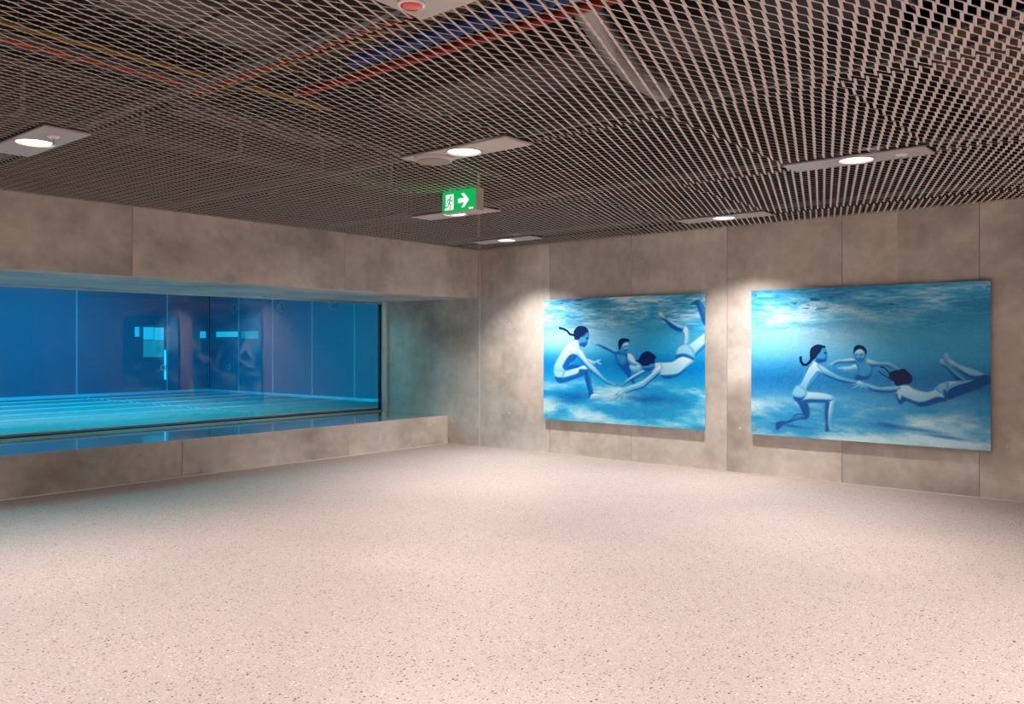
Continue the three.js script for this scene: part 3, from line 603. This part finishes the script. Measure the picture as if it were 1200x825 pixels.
// ---------------------------------------------------------------- services above the mesh
{
  const duct = (name, label, x0, x1, y0, y1, z0, z1, mat, along) => {
    const t = thing(name, label, 'duct', [(x0 + x1) / 2, y0, (z0 + z1) / 2]);
    const w = x1 - x0, h = y1 - y0, d = z1 - z0;
    const casing = part('casing', new RoundedBoxGeometry(w, h, d, 1, 0.01), mat, t, [0, h / 2, 0]);
    const n = Math.max(2, Math.round((along === 'x' ? w : d) / 0.9));
    for (let i = 0; i <= n; i++) { const q = -0.5 + i / n; part('flange', along === 'x' ? new THREE.BoxGeometry(0.03, h + 0.05, d + 0.05) : new THREE.BoxGeometry(w + 0.05, h + 0.05, 0.03), M.galv, casing, along === 'x' ? [q * (w - 0.03), 0, 0] : [0, 0, q * (d - 0.03)]); }
    for (const q of [-0.3, 0.3]) part('hanger', new THREE.BoxGeometry(0.012, SLAB - y1, 0.012), M.galv, t, along === 'x' ? [q * w, h + (SLAB - y1) / 2, d / 2 - 0.02] : [w / 2 - 0.02, h + (SLAB - y1) / 2, q * d]);
    return t;
  };
  duct('ventilation_duct', 'short galvanised duct dropping above the mesh beside the orange cables', 3.95, 4.42, 3.45, 3.95, 6.55, 7.6, M.galv, 'z');
  duct('ventilation_duct', 'wide grey duct crossing above the mesh beyond the coloured pipes', 3.6, 8.4, 3.5, 3.95, 4.55, 5.15, M.ductGrey, 'x');
  duct('ventilation_duct', 'brown insulated duct above the mesh by the print wall', 7.35, 8.1, 3.35, 3.8, 1.5, 4.5, M.brown, 'z');
  duct('ventilation_duct', 'dark boxed duct above the mesh along the pool wall', 1.1, 1.55, 3.4, 3.75, 3.2, 9.0, M.ductGrey, 'z');
  const line = (name, label, category, a, b, r, mat, hang = true) => {
    const t = thing(name, label, category, [(a[0] + b[0]) / 2, (a[1] + b[1]) / 2 - r, (a[2] + b[2]) / 2]), c = t.position;
    const loc = (p) => [p[0] - c.x, p[1] - c.y, p[2] - c.z];
    part('tube', rod(loc(a), loc(b), r, 14), mat, t);
    for (const q of [0.12, 0.5, 0.88]) {
      const p = loc([a[0] + (b[0] - a[0]) * q, a[1], a[2] + (b[2] - a[2]) * q]);
      const ring = new THREE.TorusGeometry(r + 0.006, 0.005, 6, 18); if (Math.abs(b[0] - a[0]) > Math.abs(b[2] - a[2])) ring.rotateY(Math.PI / 2);
      part('clamp', ring, M.galv, t, p);
      if (hang) part('hanger', rod([p[0], p[1] + r, p[2]], [p[0], SLAB - c.y, p[2]], 0.005, 6), M.galv, t);
    }
  };
  line('pipe', 'blue pipe running above the mesh over the room', 'pipe', [4.4, 3.42, 6.12], [7.6, 3.42, 6.08], 0.045, M.blue);
  line('pipe', 'red pipe running above the mesh next to the blue pipe', 'pipe', [3.6, 3.40, 5.94], [7.4, 3.40, 5.92], 0.03, M.red);
  line('pipe', 'thin white pipe running above the mesh beside the red pipe', 'pipe', [3.4, 3.46, 5.84], [7.4, 3.46, 5.84], 0.022, M.white);
  line('pipe', 'ochre pipe above the mesh near the pool wall', 'pipe', [3.0, 3.55, 7.95], [3.0, 3.55, 5.2], 0.02, M.yellow);
  line('pipe', 'dark grey pipe above the mesh along the pool wall', 'pipe', [2.15, 3.6, 9.0], [2.15, 3.6, 2.0], 0.05, M.ductGrey);
  // orange cables lying in wire trays
  const tray = (label, a, b, wd) => {
    const t = thing('cable_tray', label, 'cable tray', [(a[0] + b[0]) / 2, a[1], (a[2] + b[2]) / 2]), L = Math.hypot(b[0] - a[0], b[2] - a[2]), x = Math.abs(b[0] - a[0]) > 0.1;
    for (const s of [-1, 1]) part('rail', x ? new THREE.BoxGeometry(L, 0.035, 0.006) : new THREE.BoxGeometry(0.006, 0.035, L), M.galv, t, x ? [0, 0.0175, s * wd / 2] : [s * wd / 2, 0.0175, 0]);
    for (let i = 0; i < L / 0.2; i++) part('rung', x ? new THREE.BoxGeometry(0.012, 0.006, wd) : new THREE.BoxGeometry(wd, 0.006, 0.012), M.galv, t, x ? [-L / 2 + 0.05 + i * 0.2, 0, 0] : [0, 0, -L / 2 + 0.05 + i * 0.2]);
    for (const q of [-0.35, 0.35]) part('hanger', new THREE.BoxGeometry(0.008, SLAB - a[1], 0.008), M.galv, t, x ? [q * L, (SLAB - a[1]) / 2, wd / 2] : [wd / 2, (SLAB - a[1]) / 2, q * L]);
  };
  tray('steel cable tray carrying orange cables along the pool side', [3.38, 3.31, 9.4], [3.38, 3.31, 6.6], 0.16);
  tray('steel cable tray carrying orange cables across the room', [3.1, 3.33, 6.5], [6.6, 3.33, 6.5], 0.16);
  tray('empty pale cable tray beyond the downlight by the pool wall', [2.82, 3.28, 6.5], [2.82, 3.28, 5.0], 0.13);
  const wire = (name, label, pts, r, mat) => { const c = pts[0], m = part(numbered(name), tube(pts.map((p) => [p[0] - c[0], p[1] - c[1], p[2] - c[2]]), r, false, 7, 40), mat, scene, c); m.userData = { label, category: 'cable' }; };
  wire('cable', 'orange cable lying in the tray along the pool side', [[3.35, 3.335, 9.4], [3.36, 3.335, 8.4], [3.345, 3.335, 7.6], [3.36, 3.335, 7.0], [3.35, 3.335, 6.62]], 0.014, M.orange);
  wire('cable', 'second orange cable beside it in the pool side tray', [[3.42, 3.335, 9.4], [3.41, 3.335, 8.2], [3.42, 3.335, 7.3], [3.41, 3.335, 6.62]], 0.010, M.red);
  wire('cable', 'orange cable lying in the tray across the room', [[3.15, 3.355, 6.53], [4.0, 3.355, 6.52], [4.9, 3.355, 6.535], [5.7, 3.355, 6.52], [6.55, 3.355, 6.53]], 0.014, M.orange);
  wire('cable', 'yellow cable beside the orange one in the cross tray', [[3.15, 3.35, 6.46], [4.2, 3.35, 6.475], [5.2, 3.35, 6.455], [6.55, 3.35, 6.46]], 0.009, M.yellow);
  // flexible foil duct
  const pts = [[5.95, 3.72, 6.0], [5.9, 3.5, 5.55], [5.78, 3.38, 4.95], [5.66, 3.4, 4.3]].map((p) => new THREE.Vector3(...p));
  const cv = new THREE.CatmullRomCurve3(pts), g = new THREE.TubeGeometry(cv, 120, 0.075, 14), p = g.attributes.position;
  for (let i = 0; i <= 120; i++) { const c0 = cv.getPointAt(i / 120), s = i % 2 ? 1.1 : 0.96; for (let q = 0; q <= 14; q++) { const k2 = i * 15 + q; p.setXYZ(k2, c0.x + (p.getX(k2) - c0.x) * s, c0.y + (p.getY(k2) - c0.y) * s, c0.z + (p.getZ(k2) - c0.z) * s); } }
  g.computeVertexNormals();
  const fd = part('flexible_duct', g, M.foil, scene); fd.userData = { label: 'ribbed silver flexible duct hanging above the mesh', category: 'duct' };
}
renderer.render(scene, camera);
